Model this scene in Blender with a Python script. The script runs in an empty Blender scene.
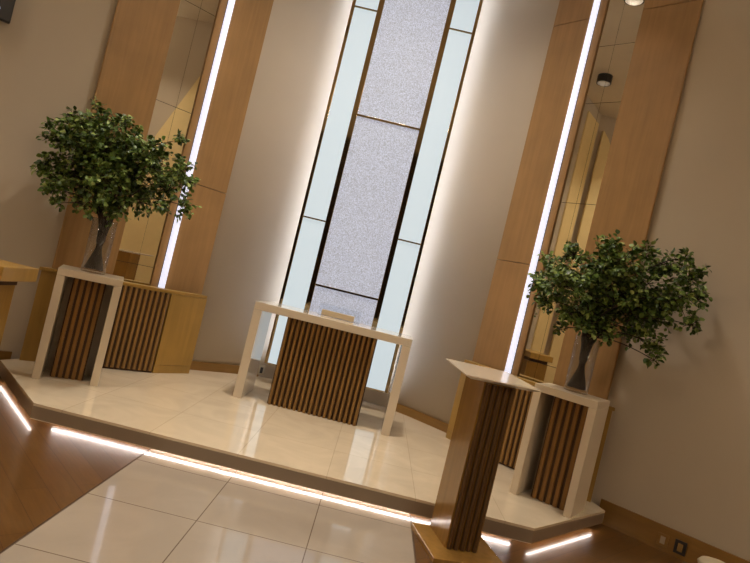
import bpy, bmesh, math, random
from mathutils import Vector, Matrix
random.seed(7)
COL = bpy.context.scene.collection
PF = .145                      # height of the stage above the floor

# ---------------------------------------------------------------- materials
def lin(c):
    return tuple(((v/255)/12.92 if v/255 <= .04045 else ((v/255+.055)/1.055)**2.4) for v in c)
def newmat(name):
    m = bpy.data.materials.new(name); m.use_nodes = True
    nt = m.node_tree; b = nt.nodes['Principled BSDF']
    return m, nt, b
def simple(name, c, rough=.5, metal=0, spec=.5, noise=0, scale=6, coat=0):
    m, nt, b = newmat(name); c = lin(c)
    b.inputs['Base Color'].default_value = (*c, 1)
    b.inputs['Roughness'].default_value = rough; b.inputs['Metallic'].default_value = metal
    b.inputs['Specular IOR Level'].default_value = spec
    b.inputs['Coat Weight'].default_value = coat; b.inputs['Coat Roughness'].default_value = .03
    if noise:
        t = nt.nodes.new('ShaderNodeTexCoord'); n = nt.nodes.new('ShaderNodeTexNoise')
        n.inputs['Scale'].default_value = scale; n.inputs['Detail'].default_value = 5
        r = nt.nodes.new('ShaderNodeValToRGB')
        r.color_ramp.elements[0].position = .3; r.color_ramp.elements[1].position = .7
        r.color_ramp.elements[0].color = (*[v*(1-noise) for v in c], 1)
        r.color_ramp.elements[1].color = (*[min(1, v*(1+noise)) for v in c], 1)
        nt.links.new(t.outputs['Object'], n.inputs['Vector']); nt.links.new(n.outputs['Fac'], r.inputs['Fac'])
        nt.links.new(r.outputs['Color'], b.inputs['Base Color'])
    return m
def emis(name, c, s):
    m, nt, b = newmat(name); c = lin(c)
    b.inputs['Base Color'].default_value = (.6, .6, .6, 1)
    b.inputs['Emission Color'].default_value = (*c, 1); b.inputs['Emission Strength'].default_value = s
    b.inputs['Roughness'].default_value = .25
    return m
def wood(name, c, rough=.4, contrast=.14, gs=(28, 28, 1.6), coat=0):
    m, nt, b = newmat(name); c = lin(c)
    t = nt.nodes.new('ShaderNodeTexCoord'); mp = nt.nodes.new('ShaderNodeMapping'); mp.inputs['Scale'].default_value = gs
    n = nt.nodes.new('ShaderNodeTexNoise'); n.inputs['Scale'].default_value = 1; n.inputs['Detail'].default_value = 6; n.inputs['Distortion'].default_value = .5
    n2 = nt.nodes.new('ShaderNodeTexNoise'); n2.inputs['Scale'].default_value = 3; n2.inputs['Detail'].default_value = 3
    a = nt.nodes.new('ShaderNodeMath'); a.operation = 'ADD'; h = nt.nodes.new('ShaderNodeMath'); h.operation = 'MULTIPLY'; h.inputs[1].default_value = .5
    r = nt.nodes.new('ShaderNodeValToRGB'); r.color_ramp.elements[0].position = .35; r.color_ramp.elements[1].position = .65
    r.color_ramp.elements[0].color = (*[v*(1-contrast) for v in c], 1); r.color_ramp.elements[1].color = (*[v*(1+contrast) for v in c], 1)
    L = nt.links.new
    L(t.outputs['Object'], mp.inputs['Vector']); L(mp.outputs[0], n.inputs['Vector']); L(t.outputs['Object'], n2.inputs['Vector'])
    L(n.outputs['Fac'], a.inputs[0]); L(n2.outputs['Fac'], a.inputs[1]); L(a.outputs[0], h.inputs[0]); L(h.outputs[0], r.inputs['Fac'])
    L(r.outputs['Color'], b.inputs['Base Color'])
    b.inputs['Roughness'].default_value = rough; b.inputs['Coat Weight'].default_value = coat; b.inputs['Coat Roughness'].default_value = .06
    return m
def tiles(name, c, size, ox, oy, grout, rough, vein=.06, gw=.004, rot=0, plank=None, coat=0):
    """square stone tiles (or planks) laid from world coordinates"""
    m, nt, b = newmat(name); c = lin(c); g = lin(grout); N = nt.nodes.new; L = nt.links.new
    t = N('ShaderNodeTexCoord'); mp = N('ShaderNodeMapping'); mp.inputs['Rotation'].default_value = (0, 0, rot)
    mp.inputs['Location'].default_value = (ox, oy, 0)
    br = N('ShaderNodeTexBrick'); br.inputs['Scale'].default_value = 1
    br.inputs['Mortar Size'].default_value = gw; br.inputs['Mortar Smooth'].default_value = .1
    br.inputs['Brick Width'].default_value = plank[0] if plank else size
    br.inputs['Row Height'].default_value = plank[1] if plank else size
    br.offset = .37 if plank else 0; br.squash = 1
    k = .1 if plank else .03
    br.inputs['Color1'].default_value = (*[v*(1-k) for v in c], 1); br.inputs['Color2'].default_value = (*[v*(1+k) for v in c], 1)
    br.inputs['Mortar'].default_value = (*g, 1)
    n = N('ShaderNodeTexNoise'); n.inputs['Scale'].default_value = 2.2; n.inputs['Detail'].default_value = 8; n.inputs['Distortion'].default_value = 1.6
    mp2 = N('ShaderNodeMapping')
    if plank: mp2.inputs['Scale'].default_value = (1.5, 18, 1)
    r = N('ShaderNodeValToRGB'); r.color_ramp.elements[0].position = .4; r.color_ramp.elements[1].position = .62
    r.color_ramp.elements[0].color = (1-vein,)*3+(1,); r.color_ramp.elements[1].color = (1+vein*.3,)*3+(1,)
    mx = N('ShaderNodeMix'); mx.data_type = 'RGBA'; mx.blend_type = 'MULTIPLY'; mx.inputs[0].default_value = 1
    L(t.outputs['Object'], mp.inputs['Vector']); L(mp.outputs[0], br.inputs['Vector'])
    L(mp.outputs[0], mp2.inputs['Vector']); L(mp2.outputs[0], n.inputs['Vector']); L(n.outputs['Fac'], r.inputs['Fac'])
    L(br.outputs['Color'], mx.inputs[6]); L(r.outputs['Color'], mx.inputs[7]); L(mx.outputs[2], b.inputs['Base Color'])
    b.inputs['Roughness'].default_value = rough; b.inputs['Coat Weight'].default_value = coat; b.inputs['Coat Roughness'].default_value = .02
    return m

M = {}
M['wall'] = simple('cream plaster', (198, 184, 164), .85, noise=.03, scale=1.5)
M['ceil'] = simple('ceiling paint', (226, 214, 190), .9, noise=.02)
M['yellow'] = simple('warm lit wall colour', (238, 214, 156), .7, noise=.03)  # bright yellow tone puts warm wall light into the colour
M['darkdoor'] = simple('dark walnut', (38, 28, 22), .5, noise=.2)
M['column'] = wood('orange veneer', (166, 128, 82), .38)
M['cab'] = wood('honey veneer', (164, 128, 62), .38)
M['slat'] = wood('slat wood', (144, 108, 56), .42)
M['slat_mid'] = wood('ribbed oak', (138, 98, 44), .42)
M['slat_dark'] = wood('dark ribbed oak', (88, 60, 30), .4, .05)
M['lectern'] = wood('lectern veneer', (150, 112, 56), .22, coat=.5)
M['gap'] = simple('dark backing', (74, 50, 28), .7)
M['base'] = wood('skirting wood', (142, 104, 50), .4, gs=(3, 3, 30))
M['tile'] = tiles('polished floor tile', (166, 153, 138), .6, .3, -.02335, (112, 96, 80), .1, .05, gw=.003, coat=.6)
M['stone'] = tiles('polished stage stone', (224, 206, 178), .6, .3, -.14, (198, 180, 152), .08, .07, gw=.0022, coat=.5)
M['edge'] = simple('shaded stage edge stone', (142, 124, 106), .35, noise=.05, scale=4)  # same stone as the stage top, its shade put into the colour
M['plank_l'] = tiles('diagonal planks left', (98, 66, 30), 1, .033, .02, (70, 40, 18), .3, .14, gw=.002, rot=math.radians(45), plank=(1.2, .15), coat=.35)
M['plank_r'] = tiles('diagonal planks right', (98, 66, 30), 1, .033, .02, (70, 40, 18), .3, .14, gw=.002, rot=math.radians(-45), plank=(1.2, .15), coat=.35)
M['white'] = simple('cream lacquer', (226, 212, 192), .14, coat=.4)
M['cream'] = simple('cream lacquer matt', (222, 206, 182), .35)
M['mirror'] = simple('mirror glass', (232, 226, 214), .015, metal=1)
M['frame'] = simple('polished brass', (190, 168, 128), .06, metal=1)
M['tube'] = emis('light tube', (234, 234, 252), 1.0)
M['strip'] = emis('strip light', (255, 242, 236), 34)
M['strip_side'] = emis('side strip light', (255, 240, 232), 16)
M['halo'] = emis('halo strip', (226, 236, 255), 20)
M['socket'] = simple('socket plate', (176, 160, 132), .4)
M['dark'] = simple('dark plastic', (46, 42, 40), .4)
M['lens'] = emis('small blue lens', (190, 200, 255), 1.4)
M['metal'] = simple('brushed trim', (205, 196, 186), .2, metal=.7)
M['lamp'] = emis('downlight glass', (255, 226, 186), 6)
M['stem'] = simple('twig bark', (58, 42, 34), .7, noise=.2, scale=30)
M['beige'] = simple('beige card', (206, 188, 158), .5)

def pane(name, c, s, speck=0):
    m, nt, b = newmat(name); c = lin(c); N = nt.nodes.new; L = nt.links.new
    b.inputs['Base Color'].default_value = (.35, .38, .4, 1); b.inputs['Roughness'].default_value = .08 if not speck else .3
    b.inputs['Emission Strength'].default_value = s; b.inputs['Emission Color'].default_value = (*c, 1)
    if speck:
        t = N('ShaderNodeTexCoord'); n = N('ShaderNodeTexNoise'); n.inputs['Scale'].default_value = 95; n.inputs['Detail'].default_value = 6
        n.inputs['Roughness'].default_value = .7
        n2 = N('ShaderNodeTexNoise'); n2.inputs['Scale'].default_value = 1.1
        r = N('ShaderNodeValToRGB'); r.color_ramp.elements[0].position = .38; r.color_ramp.elements[1].position = .62
        r.color_ramp.elements[0].color = (*[v*(1-speck) for v in c], 1); r.color_ramp.elements[1].color = (*[v*(1+speck) for v in c], 1)
        L(t.outputs['Object'], n.inputs['Vector']); L(n.outputs['Fac'], r.inputs['Fac']); L(r.outputs['Color'], b.inputs['Emission Color'])
        bp = N('ShaderNodeBump'); bp.inputs['Strength'].default_value = .6; bp.inputs['Distance'].default_value = .01
        L(n.outputs['Fac'], bp.inputs['Height']); L(bp.outputs[0], b.inputs['Normal'])
    return m
M['pane_side'] = pane('frosted lit glass', (196, 211, 218), .88)
M['pane_mid'] = pane('crackled lit glass', (166, 170, 188), .84, .62)

def glass(name, c=(1, 1, 1), ior=1.45):
    """thin clear sheet: clear through, with real Fresnel reflections"""
    m = bpy.data.materials.new(name); m.use_nodes = True; nt = m.node_tree; N = nt.nodes.new; L = nt.links.new
    nt.nodes.remove(nt.nodes['Principled BSDF']); out = nt.nodes['Material Output']
    tr = N('ShaderNodeBsdfTransparent'); tr.inputs[0].default_value = (*c, 1)
    gl = N('ShaderNodeBsdfGlossy'); gl.inputs['Roughness'].default_value = .02
    lw = N('ShaderNodeLayerWeight'); lw.inputs[0].default_value = .5; pw_ = N('ShaderNodeMath'); pw_.operation = 'POWER'; pw_.inputs[1].default_value = 4
    fr_ = N('ShaderNodeMath'); fr_.operation = 'MULTIPLY_ADD'; fr_.inputs[1].default_value = .8; fr_.inputs[2].default_value = .05; mx = N('ShaderNodeMixShader')
    L(lw.outputs['Facing'], pw_.inputs[0]); L(pw_.outputs[0], fr_.inputs[0])
    L(fr_.outputs[0], mx.inputs[0]); L(tr.outputs[0], mx.inputs[1]); L(gl.outputs[0], mx.inputs[2]); L(mx.outputs[0], out.inputs[0])
    return m
M['glass'] = glass('clear vase glass', (.93, .94, .94)); M['acrylic'] = glass('clear acrylic', (.97, .98, .99), 1.4)

m, nt, b = newmat('green leaves'); N = nt.nodes.new; L = nt.links.new
at = N('ShaderNodeAttribute'); at.attribute_name = 'tint'; rp = N('ShaderNodeValToRGB')
rp.color_ramp.elements[0].color = (*lin((56, 78, 30)), 1); rp.color_ramp.elements[1].color = (*lin((168, 184, 104)), 1)
e_ = rp.color_ramp.elements.new(.6); e_.color = (*lin((104, 130, 54)), 1)
L(at.outputs['Fac'], rp.inputs['Fac']); L(rp.outputs['Color'], b.inputs['Base Color'])
b.inputs['Roughness'].default_value = .42; b.inputs['Specular IOR Level'].default_value = .4
M['leaf'] = m

# ---------------------------------------------------------------- mesh helpers
def obj(name, bm, m, parent=None, bevel=0, smooth=False):
    bmesh.ops.recalc_face_normals(bm, faces=bm.faces[:])
    me = bpy.data.meshes.new(name); bm.to_mesh(me); bm.free()
    o = bpy.data.objects.new(name, me); COL.objects.link(o); me.materials.append(M[m])
    if smooth:
        for p in me.polygons: p.use_smooth = True
    if parent: o.parent = parent
    if bevel:
        b = o.modifiers.new('bevel', 'BEVEL'); b.width = bevel; b.segments = 2; b.limit_method = 'ANGLE'
    return o
def thing(name, label, cat, loc=(0, 0, 0), rz=0, group=None):
    o = bpy.data.objects.new(name, None); COL.objects.link(o); o.empty_display_size = .1
    o.location = loc; o.rotation_euler = (0, 0, rz); tag(o, label, cat, group); return o
def tag(o, label, cat, group=None):
    o['label'] = label; o['category'] = cat
    if group: o['group'] = group
    return o
def struct(o, label=None, cat=None):
    o['kind'] = 'structure'
    if label: o['label'] = label
    if cat: o['category'] = cat
    return o
def box(bm, x0, x1, y0, y1, z0, z1):
    v = [bm.verts.new(p) for p in ((x0,y0,z0),(x1,y0,z0),(x1,y1,z0),(x0,y1,z0),(x0,y0,z1),(x1,y0,z1),(x1,y1,z1),(x0,y1,z1))]
    for f in ((0,3,2,1),(4,5,6,7),(0,1,5,4),(1,2,6,5),(2,3,7,6),(3,0,4,7)): bm.faces.new([v[i] for i in f])
    return bm
def B(*a): return box(bmesh.new(), *a)
def prism(pts, z0, z1, bm=None):
    """vertical prism over a plan outline; z1 may be a function of (x, y)"""
    bm = bm or bmesh.new(); n = len(pts)
    f1 = z1 if callable(z1) else (lambda x, y: z1)
    lo = [bm.verts.new((x, y, z0)) for x, y in pts]; hi = [bm.verts.new((x, y, f1(x, y))) for x, y in pts]
    bm.faces.new(lo[::-1]); bm.faces.new(hi)
    for i in range(n): bm.faces.new((lo[i], lo[(i+1) % n], hi[(i+1) % n], hi[i]))
    return bm
def wallstrip(pts, z0, z1, th, seg=None):
    """wall following a plan polyline, thickness th to the left of its direction"""
    off = []
    for i, p in enumerate(pts):
        a = Vector(pts[max(i-1, 0)]); b = Vector(pts[min(i+1, len(pts)-1)]); d = (b-a).normalized()
        off.append((p[0]-d.y*th, p[1]+d.x*th))
    bm = bmesh.new()
    F = [[bm.verts.new((x, y, z)) for z in (z0, z1)] for x, y in pts]; K = [[bm.verts.new((x, y, z)) for z in (z0, z1)] for x, y in off]
    for i in range(len(pts)-1):
        bm.faces.new((F[i][0], F[i+1][0], F[i+1][1], F[i][1])); bm.faces.new((K[i][0], K[i][1], K[i+1][1], K[i+1][0]))
        bm.faces.new((F[i][1], F[i+1][1], K[i+1][1], K[i][1])); bm.faces.new((F[i][0], K[i][0], K[i+1][0], F[i+1][0]))
    for i in (0, -1): bm.faces.new((F[i][0], F[i][1], K[i][1], K[i][0]))
    return bm
def tube(bm, pts, r0, r1=None, seg=6):
    r1 = r0 if r1 is None else r1; rings = []
    for i, p in enumerate(pts):
        p = Vector(p); d = (Vector(pts[min(i+1, len(pts)-1)])-Vector(pts[max(i-1, 0)])).normalized()
        a = d.orthogonal().normalized(); b = d.cross(a); r = r0+(r1-r0)*i/max(1, len(pts)-1)
        if i and (a-pa).length > 1: pass
        pa = a
        rings.append([bm.verts.new(p+(a*math.cos(t)+b*math.sin(t))*r) for t in [2*math.pi*k/seg for k in range(seg)]])
    for A, Bv in zip(rings, rings[1:]):
        k0 = min(range(seg), key=lambda k: (A[0].co-Bv[k].co).length)
        for k in range(seg): bm.faces.new((A[k], A[(k+1) % seg], Bv[(k0+k+1) % seg], Bv[(k0+k) % seg]))
    bm.faces.new(rings[0][::-1]); bm.faces.new(rings[-1]); return bm
def lathe(prof, seg=40, bm=None):
    bm = bm or bmesh.new(); R = []
    for r, z in prof:
        R.append([bm.verts.new((r*math.cos(2*math.pi*k/seg), r*math.sin(2*math.pi*k/seg), z)) for k in range(seg)] if r > 1e-6 else [bm.verts.new((0, 0, z))])
    for A, Bv in zip(R, R[1:]):
        for k in range(seg):
            q = [A[k % len(A)], A[(k+1) % len(A)] if len(A) > 1 else None, Bv[(k+1) % len(Bv)] if len(Bv) > 1 else None, Bv[k % len(Bv)]]
            q = [v for v in q if v is not None]
            if len(q) > 2: bm.faces.new(q)
    return bm
def slats(x0, x1, y, z0, z1, n, depth, duty=.55):
    """n upright battens, rounded on the front, facing -y, standing on a thin board"""
    bm = bmesh.new(); p = (x1-x0)/n; w = p*duty
    for i in range(n):
        c = x0+p*(i+.5); prof = [(-w/2, 0), (-w/2, -depth*.75), (-w*.3, -depth), (w*.3, -depth), (w/2, -depth*.75), (w/2, 0)]
        prism([(c+a, y+b) for a, b in prof], z0, z1, bm)
    return bm

# ---------------------------------------------------------------- room shell
TOP = 6.1
D40 = (.82, -.68)
WR = [(2.5-.82*.16, 4.73+.68*.16), (2.5, 4.73), (4.9, 4.73-.68/.82*2.4)]
arc = [(0, 6.44), (.35, 6.43), (.65, 6.38), (.9, 6.25), (1.1, 6.09), (1.30, 5.91), (1.43, 5.80), (1.56, 5.74), (1.72, 5.66)]
def bez(pts, n=5):
    out = []
    for i in range(len(pts)-1):
        p0 = Vector(pts[max(i-1, 0)]); p1 = Vector(pts[i]); p2 = Vector(pts[i+1]); p3 = Vector(pts[min(i+2, len(pts)-1)])
        for k in range(n):
            t = k/n; out.append(tuple(.5*((2*p1)+(p2-p0)*t+(2*p0-5*p1+4*p2-p3)*t*t+(3*p1-p0-3*p2+p3)*t**3)))
    return out+[tuple(pts[-1])]
full = [(-x, y) for x, y in arc[:0:-1]]+arc
curve = bez(full)
struct(obj('wall_back', wallstrip(curve, 0, TOP, .12), 'wall', smooth=True), 'curved cream wall behind the altar', 'wall')
bb = [p for p in curve if abs(p[0]) < 1.40]
off = []
for i, p in enumerate(bb):
    a = Vector(bb[max(i-1, 0)]); b = Vector(bb[min(i+1, len(bb)-1)]); d = (b-a).normalized(); off.append((p[0]+d.y*.015, p[1]-d.x*.015))
lft = [p for p in off if p[0] < -.72]; rgt = [p for p in off if p[0] > .72]
struct(obj('baseboard_back', wallstrip(lft, PF, PF+.09, .014), 'base'), 'low honey wood skirting left of the altar', 'baseboard')
struct(obj('baseboard_back', wallstrip(rgt, PF, PF+.09, .014), 'base'), 'low honey wood skirting right of the altar', 'baseboard')
for s, nm in ((1, 'right'), (-1, 'left')):
    pts = [(s*x, y) for x, y in WR]+[(s*4.9, -7.2)]
    struct(obj('wall_'+nm, wallstrip(pts, 0, TOP, .12*s), 'wall'), 'plain cream wall on the '+nm+' of the stage', 'wall')
    q = [(s*(2.46-.68*.03), 4.73+.03-.82*.03+.006), (s*4.85, 4.73-.68/.82*2.35-.03), (s*4.88, -7.1)]
    q = [(s*(2.515-.021), 4.717-.025), (s*(4.9-.03), 2.74-.04), (s*4.87, -7.1)]
    struct(obj('baseboard_'+nm, wallstrip(q, 0, .185, .02*s), 'base'), 'dark honey wood skirting along the '+nm+' wall', 'baseboard')
struct(obj('wall_rear', B(-5, 5, -7.3, -7.18, 0, TOP), 'darkdoor'), 'dark wood wall behind the viewer', 'wall')
struct(obj('ceiling', B(-5.1, 5.1, -7.3, 6.7, TOP, TOP+.1), 'ceil'), 'cream ceiling', 'ceiling')
# floor : tiled aisle between two fields of diagonal planks
fl = obj('floor', B(-.905, .905, -7.2, 6.6, -.05, 0), 'tile'); struct(fl, 'polished beige tiled aisle', 'floor')
struct(obj('floor', B(-5, -.905, -7.2, 6.6, -.05, 0), 'plank_l'), 'diagonal brown plank floor left of the aisle', 'floor')
struct(obj('floor', B(.905, 5, -7.2, 6.6, -.05, 0), 'plank_r'), 'diagonal brown plank floor right of the aisle', 'floor')
struct(obj('trim_1', B(-.908, -.902, -7.1, 4.2, 0, .002), 'gap'), 'thin metal edging left of the tiled aisle', 'trim')
struct(obj('trim_2', B(.902, .908, -7.1, 4.2, 0, .002), 'gap'), 'thin metal edging right of the tiled aisle', 'trim')
# side walls further back : yellow panels painted as slanting warm wall light, and dark entrance doors
for s in (1, -1):
    bm = bmesh.new(); P = [(-7.1, .19), (2.66, .19), (2.66, 5.4), (2.45, 5.4), (1.3, 2.8), (-7.1, 2.8)] if s > 0 else [(-7.1, .19), (2.66, .19), (2.66, 5.75), (2.52, 5.6), (1.3, 3.4), (-7.1, 3.4)]
    A = [bm.verts.new((s*4.86, y, z)) for y, z in P]; K = [bm.verts.new((s*4.78, y, z)) for y, z in P]
    bm.faces.new(A); bm.faces.new(K[::-1])
    for i in range(6): bm.faces.new((A[i], K[i], K[(i+1) % 6], A[(i+1) % 6]))
    struct(obj('trim_%d' % (3 if s > 0 else 4), bm, 'yellow'), 'yellow panel painting warm light on the side wall', 'trim')
struct(obj('trim_5', wallstrip([(-4.80, 2.79), (-4.25, 3.246)], .19, 5.86, .03), 'yellow'), 'yellow panel painting warm light on the slanting left wall', 'trim')
dr = obj('door_1', B(-1.6, 1.6, -7.17, -7.08, .0, 5.2), 'darkdoor', bevel=.01); struct(dr, 'tall dark double door at the entrance', 'door')
for s in (-1, 1): obj('door_handle', tube(bmesh.new(), [(s*.08, -7.04, .9), (s*.08, -7.04, 1.5)], .015), 'metal', dr)

# ---------------------------------------------------------------- stage
def plat(inset, z0, z1):
    i = inset; k = i*.4142
    pts = [(-1.697+k, 3.75+i), (1.697-k, 3.75+i), (2.472-i, 4.528+k), (2.41-i, 4.69), (1.6, 5.40), (1.45, 5.62), (-1.45, 5.62), (-1.6, 5.40), (-2.41+i, 4.69), (-2.472+i, 4.528+k)]
    return pts, z0, z1
def stageouter(i):
    k = i*.4142
    R = [(1.697-k, 3.75+i), (2.472-i*1.0, 4.528+k), (2.43-i, 4.70), (1.68, 5.38), (1.38, 5.74)]
    A = [(-x, y) for x, y in curve]
    top = [p for p in curve if abs(p[0]) < 1.36]
    top = [(x, y-.003) for x, y in top]
    return R+top[::-1]+[(-x, y) for x, y in R[::-1]]
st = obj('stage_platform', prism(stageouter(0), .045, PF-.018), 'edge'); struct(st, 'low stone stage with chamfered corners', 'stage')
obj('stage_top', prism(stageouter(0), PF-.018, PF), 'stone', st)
obj('soffit', prism(stageouter(.008), .0446, .0452), 'white', st)
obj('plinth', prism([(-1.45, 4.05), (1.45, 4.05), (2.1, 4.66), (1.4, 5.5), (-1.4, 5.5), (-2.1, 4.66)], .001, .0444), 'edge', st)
def strip(a, b, off0, w, z0, z1, nm, m):
    a = Vector(a); b = Vector(b); d = (b-a).normalized(); n = Vector((-d.y, d.x))
    p = [a+n*off0, b+n*off0, b+n*(off0+w), a+n*(off0+w)]
    return obj(nm, prism([tuple(v) for v in p], z0, z1), m, st)
strip((-1.60, 3.75), (1.60, 3.75), .12, .008, .037, .0445, 'light_strip', 'strip')
strip((1.70, 3.753), (2.39, 4.443), .016, .007, .037, .0445, 'light_strip', 'strip_side')
strip((-2.39, 4.443), (-1.70, 3.753), .016, .007, .037, .0445, 'light_strip', 'strip_side')
strip((-1.697, 3.75), (1.697, 3.75), .0, .012, .040, .0446, 'edge_trim', 'white')

# ---------------------------------------------------------------- lit window
wy = 6.04; wz0 = .36; wz1 = 6.0
win = obj('window_1', B(-.664, .664, wy+.03, wy+.18, wz0, wz1), 'cream'); struct(win, 'tall backlit glass window panel', 'window')
def fr(nm, x0, x1, z0, z1, d=.035): return obj(nm, B(x0, x1, wy-.005, wy+d, z0, z1), 'frame', win, bevel=.003)
XO, XI = .655, .368
for s in (-1, 1):
    fr('frame_bar', min(s*(XO-.017), s*(XO+.017)), max(s*(XO-.017), s*(XO+.017)), wz0, wz1)
    fr('frame_bar', min(s*(XI-.028), s*(XI+.028)), max(s*(XI-.028), s*(XI+.028)), wz0, wz1, .04)
    cuts = [wz0, 1.968, 4.27, wz1]
    for z0, z1 in zip(cuts, cuts[1:]):
        a, b = sorted((s*(XI+.028), s*(XO-.017)))
        obj('side_pane', B(a, b, wy+.008, wy+.029, z0+.008, z1-.008), 'pane_side', win)
    for z in (1.968, 4.27): a, b = sorted((s*(XI+.028), s*(XO-.017))); fr('glazing_bar', a, b, z-.008, z+.008, .025)
    a, b = sorted((s*(XI+.028), s*(XO-.017))); fr('glazing_bar', a, b, wz0, wz0+.012, .025)
cuts = [wz0, 1.295, 3.15, 5.0, wz1]
for z0, z1 in zip(cuts, cuts[1:]):
    obj('crackled_pane', B(-XI+.028, XI-.028, wy+.01, wy+.029, z0+.01, z1-.01), 'pane_mid', win)
for z in (1.295, 3.15, 5.0): fr('glazing_bar', -XI+.028, XI-.028, z-.011, z+.011, .025)
for s in (-1, 1):
    a, b = sorted((s*.648, s*.668)); obj('halo_light', B(a, b, wy+.182, wy+.196, wz0+.02, wz1), 'halo', win)

# ---------------------------------------------------------------- flanking columns and slatted cabinets
IN, TB, MI, OU = (1.405, 5.75), (1.69, 5.43), (2.03, 5.11), (2.375, 4.77)
for s, side in ((1, 'right'), (-1, 'left')):
    f = lambda p: (s*p[0], p[1])
    t = thing('wall_column', 'tall %s-hand wood and mirror column with an upright light tube' % side, 'column', (0, 0, 0))
    def panel(a, b, th, z0, z1, nm, m, sh=0):
        a = Vector(f(a)); b = Vector(f(b)); d = (b-a).normalized(); n = Vector((-d.y, d.x))*s     # towards the wall
        a2 = a+n*sh; b2 = b+n*sh
        return obj(nm, prism([tuple(a2), tuple(b2), tuple(b2+n*th), tuple(a2+n*th)], z0, z1), m, t)
    L = lambda a, b, k: (a[0]+(b[0]-a[0])*k, a[1]+(b[1]-a[1])*k)
    zb = .88
    for z0, z1 in ((zb, 1.975), (1.981, 4.39), (4.396, TOP-.01)):
        panel(IN, L(IN, TB, .93), .05, z0, z1, 'inner_wood_panel', 'column')
    for z0, z1 in ((zb, 1.975), (1.981, 4.39), (4.396, TOP-.01)):
        panel(MI, OU, .04, z0, z1, 'outer_wood_panel', 'column')
    panel(L(TB, MI, .10), L(TB, MI, .24), .05, zb, TOP-.01, 'reflected_wood_strip', 'column')  # brown strip paints in the mirror's reflection of the inner panel
    for z0, z1 in ((zb, 1.1), (1.104, 2.60), (2.604, 3.55), (3.554, 4.1), (4.104, TOP-.01)):
        panel(L(TB, MI, .25), L(TB, MI, .58), .012, z0, z1, 'mirror_panel', 'mirror', .02)
        panel(L(TB, MI, .585), L(TB, MI, .995), .012, z0, z1, 'mirror_panel', 'mirror', .02)
    # outer return to the wall
    e = Vector(f(OU)); obj('outer_wood_panel', prism([tuple(e), (e.x+s*.012, e.y-.002), (e.x+s*.03, e.y+.05), (e.x, e.y+.055)], zb, TOP-.01), 'column', t)
    c = f(L(IN, TB, 1.0)); obj('light_tube', tube(bmesh.new(), [(c[0], c[1]-.02, zb+.04), (c[0], c[1]-.02, TOP-.02)], .03, seg=16), 'tube', t, smooth=True)
    # cabinet under the column
    A, Bc, Cc, D = (1.32, 5.66), (1.55, 5.32), (2.16, 4.85), (2.40, 4.655)
    cb = thing('slatted_cabinet', 'low honey wood cabinet with slatted front under the %s column' % side, 'cabinet', (0, 0, 0))
    back = [(2.395, 4.75), (1.62, 5.40), (1.385, 5.69)]
    def inset(P, k): return P
    body = [f(p) for p in ((1.33, 5.66), (1.553, 5.335), Cc, D, *back)]
    obj('body', prism(body, PF, .905), 'gap' if 0 else 'cab', cb)
    front = [(1.312, 5.655), (1.545, 5.302), (2.41, 4.635)]
    obj('top', prism([f(p) for p in (*front, *back)], .906, .935), 'cab', cb, bevel=.003)
    # end panel
    a = Vector(f(A)); b = Vector(f((1.55, 5.32))); 
    d = (b-a).normalized(); n = Vector((d.y, -d.x))*s
    obj('side_panel', prism([tuple(a+n*.002), tuple(b+n*.002), tuple(b+n*.014), tuple(a+n*.014)], PF+.08, .904), 'cab', cb)
    obj('kick_panel', prism([tuple(a+n*.002), tuple(b+n*.002), tuple(b+n*.012), tuple(a+n*.012)], PF+.001, PF+.077), 'cab', cb)
    # slats along the front
    a = Vector(f((1.555, 5.318))); b = Vector(f(Cc)); d = (b-a); ln = d.length; ang = math.atan2(d.y, d.x)
    w = slats(.0, ln, 0, PF+.02, .903, 16, .018) if s > 0 else slats(-ln, 0, 0, PF+.02, .903, 16, .018)
    bk = B(0, ln, -.004, .0, PF+.002, .903) if s > 0 else B(-ln, 0, -.004, .0, PF+.002, .903)
    for bm_, nm, mm, o_ in ((bk, 'backing', 'gap', .002), (w, 'slat_panel', 'slat', .0065)):
        nn = Vector((d.y, -d.x)).normalized()*s
        rot = ang if s > 0 else ang+math.pi
        bmesh.ops.transform(bm_, matrix=Matrix.Translation((a.x+nn.x*o_, a.y+nn.y*o_, 0)) @ Matrix.Rotation(rot, 4, 'Z'), verts=bm_.verts)
        obj(nm, bm_, mm, cb)

# ---------------------------------------------------------------- altar
al = thing('altar_table', 'long cream altar table with a slatted wood front in the middle of the stage', 'altar', (0, 5.17, PF), math.radians(-1.2))
obj('table_top', B(-.735, .735, 0, .46, .822, .893), 'white', al, bevel=.004)
for s in (-1, 1):
    a, b = sorted((s*.735, s*.655)); obj('leg', B(a, b, 0, .46, 0, .821), 'white', al, bevel=.004)
obj('slat_panel', slats(-.425, .425, .075, .004, .82, 18, .032, .58), 'slat', al)
obj('slat_backing', B(-.425, .425, .0755, .12, .002, .82), 'gap', al)
bx = thing('clear_stand', 'clear acrylic stand holding a small beige block on the altar top', 'stand', (-.0, 5.50, PF+.894), 0)
obj('block', B(-.155, .165, -.02, .02, .002, .055), 'beige', bx, bevel=.003)
obj('acrylic_sheet', B(-.19, .22, .03, .036, .0, .11), 'acrylic', bx)
obj('acrylic_base', B(-.19, .22, -.05, .029, .0, .0018), 'acrylic', bx)

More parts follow.
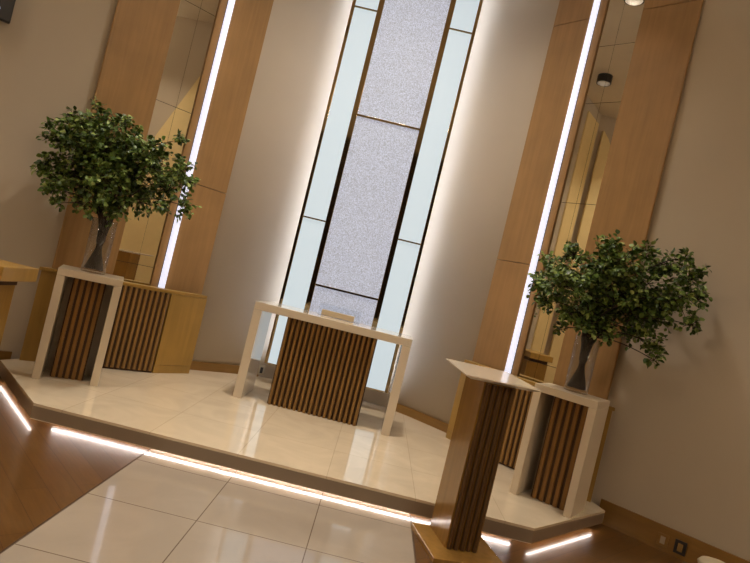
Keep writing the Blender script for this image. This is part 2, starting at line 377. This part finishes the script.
# ---------------------------------------------------------------- pedestals
def pedestal(cx, cy, ang, w, dp, label, nsl):
    t = thing('flower_pedestal', label, 'pedestal', (cx, cy, PF), math.radians(ang))
    H = .857; lw = .058
    obj('pedestal_top', B(0, w, 0, dp, H-.055, H), 'cream', t, bevel=.003)
    for a in (0, w-lw): obj('leg', B(a, a+lw, 0, dp, 0, H-.056), 'cream', t, bevel=.003)
    obj('back_panel', B(lw+.001, w-lw-.001, dp-.03, dp-.012, 0, H-.057), 'cream', t)
    a, b = nsl
    obj('slat_backing', B(a, b, .12, .30, .002, H-.058), 'gap', t)
    obj('slat_panel', slats(a, b, .119, .003, H-.058, 5, .014, .6), 'slat_mid', t)
    return t
pedestal(-2.045, 4.262, 25, .46, .35, 'cream open-fronted pedestal with slatted wood core at the left of the stage', (.11, .345))
ang = math.radians(-35)
pedestal(2.057-.475*math.cos(ang), 4.12-.475*math.sin(ang), -35, .475, .36, 'cream open-fronted pedestal with slatted wood core behind the lectern', (.13, .40))

# ---------------------------------------------------------------- vases and foliage
def vase(x, y, label):
    t = thing('glass_vase', label, 'vase', (x, y, PF+.859))
    o = obj('vase_body', lathe([(0, 0), (.086, 0), (.09, .004), (.092, .43), (.0885, .43), (.0865, .022), (0, .02)], 44), 'glass', t, smooth=False)
    for p in o.data.polygons: p.use_smooth = abs(p.normal.z) < .5
    return t
vase(-1.904, 4.50, 'clear glass cylinder vase on the left pedestal')
vase(2.0, 4.45, 'clear glass cylinder vase on the right pedestal')

def leaf(bm, lay, p, d, up, L, w):
    tint = random.random()**1.4; f0 = len(bm.faces)
    s = d.cross(up).normalized(); n = s.cross(d).normalized(); k = random.uniform(.05, .3)
    mid = []
    prof = ((0, .0, 0), (.18, .36, .3), (.5, .5, .45), (.82, .3, .3), (1, 0, 0))
    c = [bm.verts.new(p+d*(t*L)-n*(k*t*t*L)) for t, _, _ in prof]
    for sg in (-1, 1):
        e = [bm.verts.new(p+d*(t*L)-n*(k*t*t*L)+s*(sg*ww*w)+n*(.16*w*ww*2)) for t, ww, _ in prof[1:-1]]
        ch = [c[0], *e, c[-1]]
        bm.faces.new([c[0], c[1], e[0]] if sg > 0 else [c[0], e[0], c[1]])
        for i in range(2):
            q = [c[i+1], c[i+2], e[i+1], e[i]]; bm.faces.new(q if sg > 0 else q[::-1])
        bm.faces.new([c[3], c[4], e[2]] if sg > 0 else [c[3], e[2], c[4]])
        for v in (*c, *e): v[lay] = tint

def bouquet(x, y, label, blobs, seed, rim):
    random.seed(seed)
    t = thing('leafy_bouquet', label, 'greenery', (x, y, PF+.859))
    z0 = 0
    st_ = bmesh.new(); lf = bmesh.new(); lay = lf.verts.layers.float.new('tint')
    neck = Vector((rim*.0, 0, .40))
    n = len(blobs); R = random.random
    for i, (bx_, by_, bz, br) in enumerate(blobs):
        c = Vector((bx_, by_, bz))
        a0 = 2*math.pi*i/n*2.4
        foot = Vector((.066*math.cos(a0), .066*math.sin(a0), .03)); waist = Vector((.026*math.cos(a0+2.2), .026*math.sin(a0+2.2), .26)); mouth = Vector((.05*math.cos(a0+2.6), .05*math.sin(a0+2.6), .43))
        def curve3(a, m, b, k): return [a*(1-u)**2+m*2*u*(1-u)+b*u*u for u in [j/k for j in range(k+1)]]
        m2 = mouth+Vector((c.x*.25, c.y*.25, (c.z-.43)*.75+.1))
        tube(st_, curve3(foot, (foot+waist)/2+Vector((0, 0, .02)), waist, 3)[:-1]+curve3(waist, waist+Vector((0, 0, .08)), mouth, 3)[:-1]+curve3(mouth, m2, c, 7), .0075, .003, 5)
        # twigs and their leaves
        ntw = max(6, int(30*(br/.2)**2+4))
        for k in range(ntw):
            dr = Vector((random.gauss(0, 1), random.gauss(0, 1), random.gauss(.15, 1))).normalized()
            st0 = c+dr*br*random.uniform(0, .35)
            dr2 = dr
            rr = br*random.choice((.6, .8, .9, .95, 1.0, 1.22))
            tip = c+Vector((dr2.x*rr, dr2.y*rr*1.1, dr2.z*rr))
            mdl = (st0+tip)/2+Vector((0, 0, .02+.03*R()))
            pts = curve3(st0, mdl, tip, 5)
            tube(st_, [c]+pts, .0028, .0012, 4)
            nl = int(7+rr*44)
            for q in range(nl):
                u = (q+R())/nl; j = min(4, int(u*5)); p = pts[j].lerp(pts[j+1], u*5-j)
                ax = (tip-st0).normalized()
                dd = (ax*.5+Vector((random.gauss(0, 1), random.gauss(0, 1), random.gauss(-.15, .8))).normalized()).normalized()
                up = Vector((random.gauss(0, .5), random.gauss(-.35, .5), 1)).normalized()
                if abs(dd.dot(up)) > .95: up = Vector((1, 0, 0))
                Lf = random.uniform(.024, .046)
                leaf(lf, lay, p+dd*.012, dd, up, Lf, Lf*random.uniform(.75, 1.0))
    obj('stems', st_, 'stem', t, smooth=True)
    bmx = lf
    me = bpy.data.meshes.new('foliage'); bmx.to_mesh(me); bmx.free(); me.materials.append(M['leaf'])
    for p in me.polygons: p.use_smooth = True
    o = bpy.data.objects.new('foliage', me); COL.objects.link(o); o.parent = t
    return t
LB = [(-0.10, -0.06, 0.52, 0.10), (0.05, -.08, .50, .09), (-0.04, .05, .60, .15), (-0.394, -0.096, 0.98, 0.193), (-0.417, -0.053, 0.645, 0.171), (-0.506, -0.105, 0.734, 0.1), (-0.267, 0.089, 1.127, 0.193), (-0.409, -0.083, 1.141, 0.07), (-0.02, 0.132, 1.071, 0.211), (0.03, -0.196, 0.685, 0.226), (0.254, -0.032, 0.932, 0.203), (0.374, 0.14, 0.771, 0.163), (-0.225, -0.023, 0.861, 0.251), (0.162, 0.124, 0.693, 0.178), (0.564, -0.159, 0.924, 0.122), (-0.224, -0.085, 0.501, 0.077), (-0.289, -0.168, 0.471, 0.061), (0.565, -0.003, 0.687, 0.095), (0.422, 0.004, 1.186, 0.055), (0.626, -0.117, 0.868, 0.077), (0.148, -0.122, 0.545, 0.107), (-0.007, -0.06, 1.212, 0.093), (-0.304, 0.065, 0.653, 0.192), (-0.032, 0.076, 0.888, 0.24), (0.279, -0.086, 1.087, 0.093), (0.377, 0.052, 0.625, 0.08), (-0.045, -0.177, 0.947, 0.212), (0.092, 0.022, 0.823, 0.222), (-0.353, -0.225, 0.549, 0.075), (-0.206, -0.299, 1.07, 0.103)]
RB = [(-0.08, -0.06, 0.52, 0.09), (0.10, -.05, .50, .10), (0.02, .05, .58, .13), (-0.354, 0.114, 0.844, 0.176), (-0.478, -0.075, 0.732, 0.092), (-0.427, -0.122, 0.627, 0.106), (-0.202, 0.154, 1.048, 0.129), (-0.043, 0.114, 0.838, 0.224), (0.061, -0.112, 1.018, 0.198), (0.166, 0.126, 0.726, 0.224), (0.264, -0.081, 0.874, 0.23), (0.411, -0.075, 1.082, 0.153), (0.487, -0.304, 0.988, 0.131), (0.681, -0.126, 0.898, 0.091), (0.453, -0.084, 0.724, 0.183), (0.364, 0.062, 0.559, 0.126), (0.479, -0.065, 0.495, 0.092), (0.432, -0.199, 0.384, 0.06), (-0.207, -0.07, 0.586, 0.138), (0.592, -0.294, 0.694, 0.087), (-0.024, -0.089, 1.155, 0.084), (0.446, -0.264, 1.158, 0.051), (0.22, -0.122, 1.142, 0.091), (0.055, 0.017, 0.542, 0.11), (-0.331, -0.199, 0.767, 0.179), (0.252, -0.019, 0.712, 0.233), (-0.064, -0.078, 0.95, 0.199), (0.456, -0.247, 0.846, 0.162), (-0.208, 0.057, 0.435, 0.047), (-0.048, -0.027, 0.639, 0.186)]
bouquet(-1.904, 4.50, 'spreading green leafy branches in the vase at the left', LB, 3, 0)
bouquet(2.0, 4.45, 'spreading green leafy branches in the vase at the right, one spray drooping', RB, 11, 0)

# ---------------------------------------------------------------- lectern
TILT = .04
le = thing('lectern', 'wooden lectern with slatted front and thin cream top before the stage', 'lectern', (1.0, 3.205, 0), math.radians(14))
obj('base_plate', B(0, .46, 0, .44, 0, .036), 'lectern', le, bevel=.004)
px, py = .118, .123
obj('post', prism([(px, py+.026), (px+.212, py+.026), (px+.212, py+.30), (px, py+.30)], .037, lambda x, y: 1.0355+(y-.1)*TILT), 'lectern', le)
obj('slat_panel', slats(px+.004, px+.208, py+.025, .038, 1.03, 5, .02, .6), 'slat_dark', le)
u = prism([(-.02, .095), (.45, .095), (.45, .565), (-.02, .565)], 1.0, 1.0)
bm = bmesh.new()
lo = [(.02, .13), (.41, .13), (.41, .52), (.05, .52)]; hi = [(-.03, .09), (.46, .09), (.46, .56), (.012, .56)]
zf = lambda y: 1.062+(y-.09)*TILT
a = [bm.verts.new((x, y, zf(y)-.024)) for x, y in lo]; b = [bm.verts.new((x, y, zf(y)-.006)) for x, y in hi]; c = [bm.verts.new((x, y, zf(y))) for x, y in hi]
bm.faces.new(a[::-1]); bm.faces.new(c)
for i in range(4):
    j = (i+1) % 4; bm.faces.new((a[i], a[j], b[j], b[i])); bm.faces.new((b[i], b[j], c[j], c[i]))
obj('lectern_top', bm, 'white', le); u.free()

# ---------------------------------------------------------------- console far left, stool lower right, speaker, sockets
co = thing('wooden_console', 'honey wood console with an overhanging top by the left wall', 'console', (-2.75, 3.62, -.0))
obj('console_body', B(.0, .60, .02, .36, 0, .84), 'cab', co, bevel=.004)
obj('console_top', B(-.05, .725, 0, .38, .89, .985), 'cab', co, bevel=.005)
obj('recess', B(.02, .62, .04, .34, .841, .889), 'gap', co)
so = thing('round_stool', 'small pale round-topped stool at the lower right by the wall', 'stool', (2.66, 3.40, 0))
obj('seat', lathe([(0, .28), (.08, .28), (.10, .29), (.105, .305), (.09, .325), (.045, .338), (0, .34)], 32), 'socket', so, smooth=True)
for k in range(4):
    q = k*math.pi/2+.7; obj('leg', tube(bmesh.new(), [(.06*math.cos(q), .06*math.sin(q), .279), (.12*math.cos(q), .12*math.sin(q), 0)], .012), 'dark', so)
sp = thing('wall_speaker', 'small dark speaker with a bright lens high on the left wall', 'speaker', (-2.945, 4.29, 2.80), math.radians(40))
obj('speaker_body', B(-.10, .055, -.03, .02, -.08, .2), 'dark', sp, bevel=.008)
obj('bracket', B(-.03, .03, .0201, .052, .0, .08), 'metal', sp)
obj('lens', tube(bmesh.new(), [(-.045, -.030, -.005), (-.045, -.038, -.005)], .018, seg=16), 'lens', sp)
def socket(x, y, z, rz, label, plate, w=.07, h=.11, ins='dark'):
    t = thing('wall_socket', label, 'socket', (x, y, z), rz)
    obj('plate', B(-w/2, w/2, -.008, 0, -h/2, h/2), plate, t, bevel=.002)
    obj('insert', B(-w*.22, w*.22, -.011, -.0081, -h*.3, h*.3), ins, t)
w40 = math.atan2(-.68, .82)
nx, ny = -.68*.046, -.82*.046
socket(2.897+nx, 4.401+ny, .085, w40, 'pale socket plate on the skirting at the lower right', 'base', .075, .09, 'socket')
socket(2.99+nx, 4.324+ny, .085, w40, 'dark socket plate on the skirting nearest the pale stool', 'dark', .08, .1, 'frame')
socket(-.735, 6.332, .222, math.radians(24), 'small socket low on the curved wall behind the altar leg', 'socket')

# ---------------------------------------------------------------- ceiling downlights, added wall washers and uplights
def area(loc, size, power, col, spread=120, target=None):
    l = bpy.data.lights.new('downlight', 'AREA'); l.shape = 'DISK'; l.size = size; l.energy = power; l.color = col; l.spread = math.radians(spread)
    o = bpy.data.objects.new('downlight_lamp', l); COL.objects.link(o); o.location = loc
    if target: o.rotation_euler = (Vector(target)-Vector(loc)).to_track_quat('-Z', 'Y').to_euler()
    return o
WARM = (1, .90, .77)
def added_uplight(loc, sx, sy, power, target):  # uplight added to brighten the ceiling seen in the mirrors
    l = bpy.data.lights.new('added_uplight_lamp', 'AREA'); l.shape = 'RECTANGLE'; l.size = sx; l.size_y = sy; l.energy = power; l.color = WARM
    o = bpy.data.objects.new('added_uplight_lamp', l); COL.objects.link(o); o.location = loc
    o.rotation_euler = (Vector(target)-Vector(loc)).to_track_quat('-Z', 'Y').to_euler()
for s in (1, -1):
    lg = obj('added_uplight_ledge', B(min(s*4.74, s*4.88), max(s*4.74, s*4.88), -6.5, .6, 5.50, 5.54), 'cream'); tag(lg, 'added cream ledge carrying an unseen ceiling uplight, %s wall' % ('right' if s > 0 else 'left'), 'added light')  # ledge added to go with the unseen uplight
    added_uplight((s*4.78, -2.9, 5.56), 6.8, .08, 155, (s*3.9, -2.9, 6.4))
spots = [(0, 4.6, 40, 100), (-.45, 4.3, 13, 90), (.45, 4.3, 9, 90), (-3.1, 3.5, 3, 90), (3.7, 1.5, 26, 90), (-3.7, 1.9, 32, 90), (-1.6, 1.2, 8, 80), (1.6, 1.2, 3, 80), (0, 1.6, 7, 70), (0, -2.5, 26, 130), (-2.8, -2.5, 40, 130), (2.8, -2.5, 30, 130), (-2.9, -.2, 14, 120), (2.9, -.2, 14, 120)]  # the outermost pair are wall washers added to brighten the side panels
for x, y, pw, sd in spots:
    d = thing('ceiling_downlight', 'round recessed ceiling downlight or added wall washer above the chapel', 'ceiling light', (x, y, TOP-.001), 0, 'ceiling downlights')
    obj('housing', lathe([(0, -.02), (.115, -.02), (.115, -.14), (.13, -.14), (.13, 0), (0, 0)], 28), 'dark', d)
    obj('lamp_glass', lathe([(0, -.021), (.10, -.021), (.10, -.027), (0, -.027)], 24), 'lamp', d)
    area((x, y, TOP-.045), .2, pw*1.0, WARM, sd)

# ---------------------------------------------------------------- world and camera
w = bpy.data.worlds.new('room'); bpy.context.scene.world = w; w.use_nodes = True
w.node_tree.nodes['Background'].inputs[0].default_value = (.9, .75, .6, 1); w.node_tree.nodes['Background'].inputs[1].default_value = .02

f, roll, pitch, yaw, H, cxm = 571.3, .2393, -.0064, .018, 1.4356, .3727
cy_, sy_ = math.cos(yaw), math.sin(yaw); r = Vector((cy_, sy_, 0)); fw = Vector((-sy_, cy_, 0)); up = Vector((0, 0, 1))
Fv = fw*math.cos(pitch)-up*math.sin(pitch); Uv = up*math.cos(pitch)+fw*math.sin(pitch)
cr, sr = math.cos(roll), math.sin(roll)
X = r*cr+Uv*sr; Yv = -r*sr+Uv*cr; Z = -Fv
cam = bpy.data.cameras.new('camera'); co_ = bpy.data.objects.new('camera', cam); COL.objects.link(co_)
co_.matrix_world = Matrix(((X.x, Yv.x, Z.x, cxm), (X.y, Yv.y, Z.y, 0), (X.z, Yv.z, Z.z, H), (0, 0, 0, 1)))
cam.sensor_fit = 'HORIZONTAL'; cam.sensor_width = 36; cam.lens = f/750*36; cam.clip_start = .05
sc = bpy.context.scene; sc.camera = co_
sc.view_settings.view_transform = 'Standard'; sc.view_settings.look = 'None'; sc.view_settings.gamma = 1; sc.view_settings.use_curve_mapping = False
sc.view_settings.exposure = 0
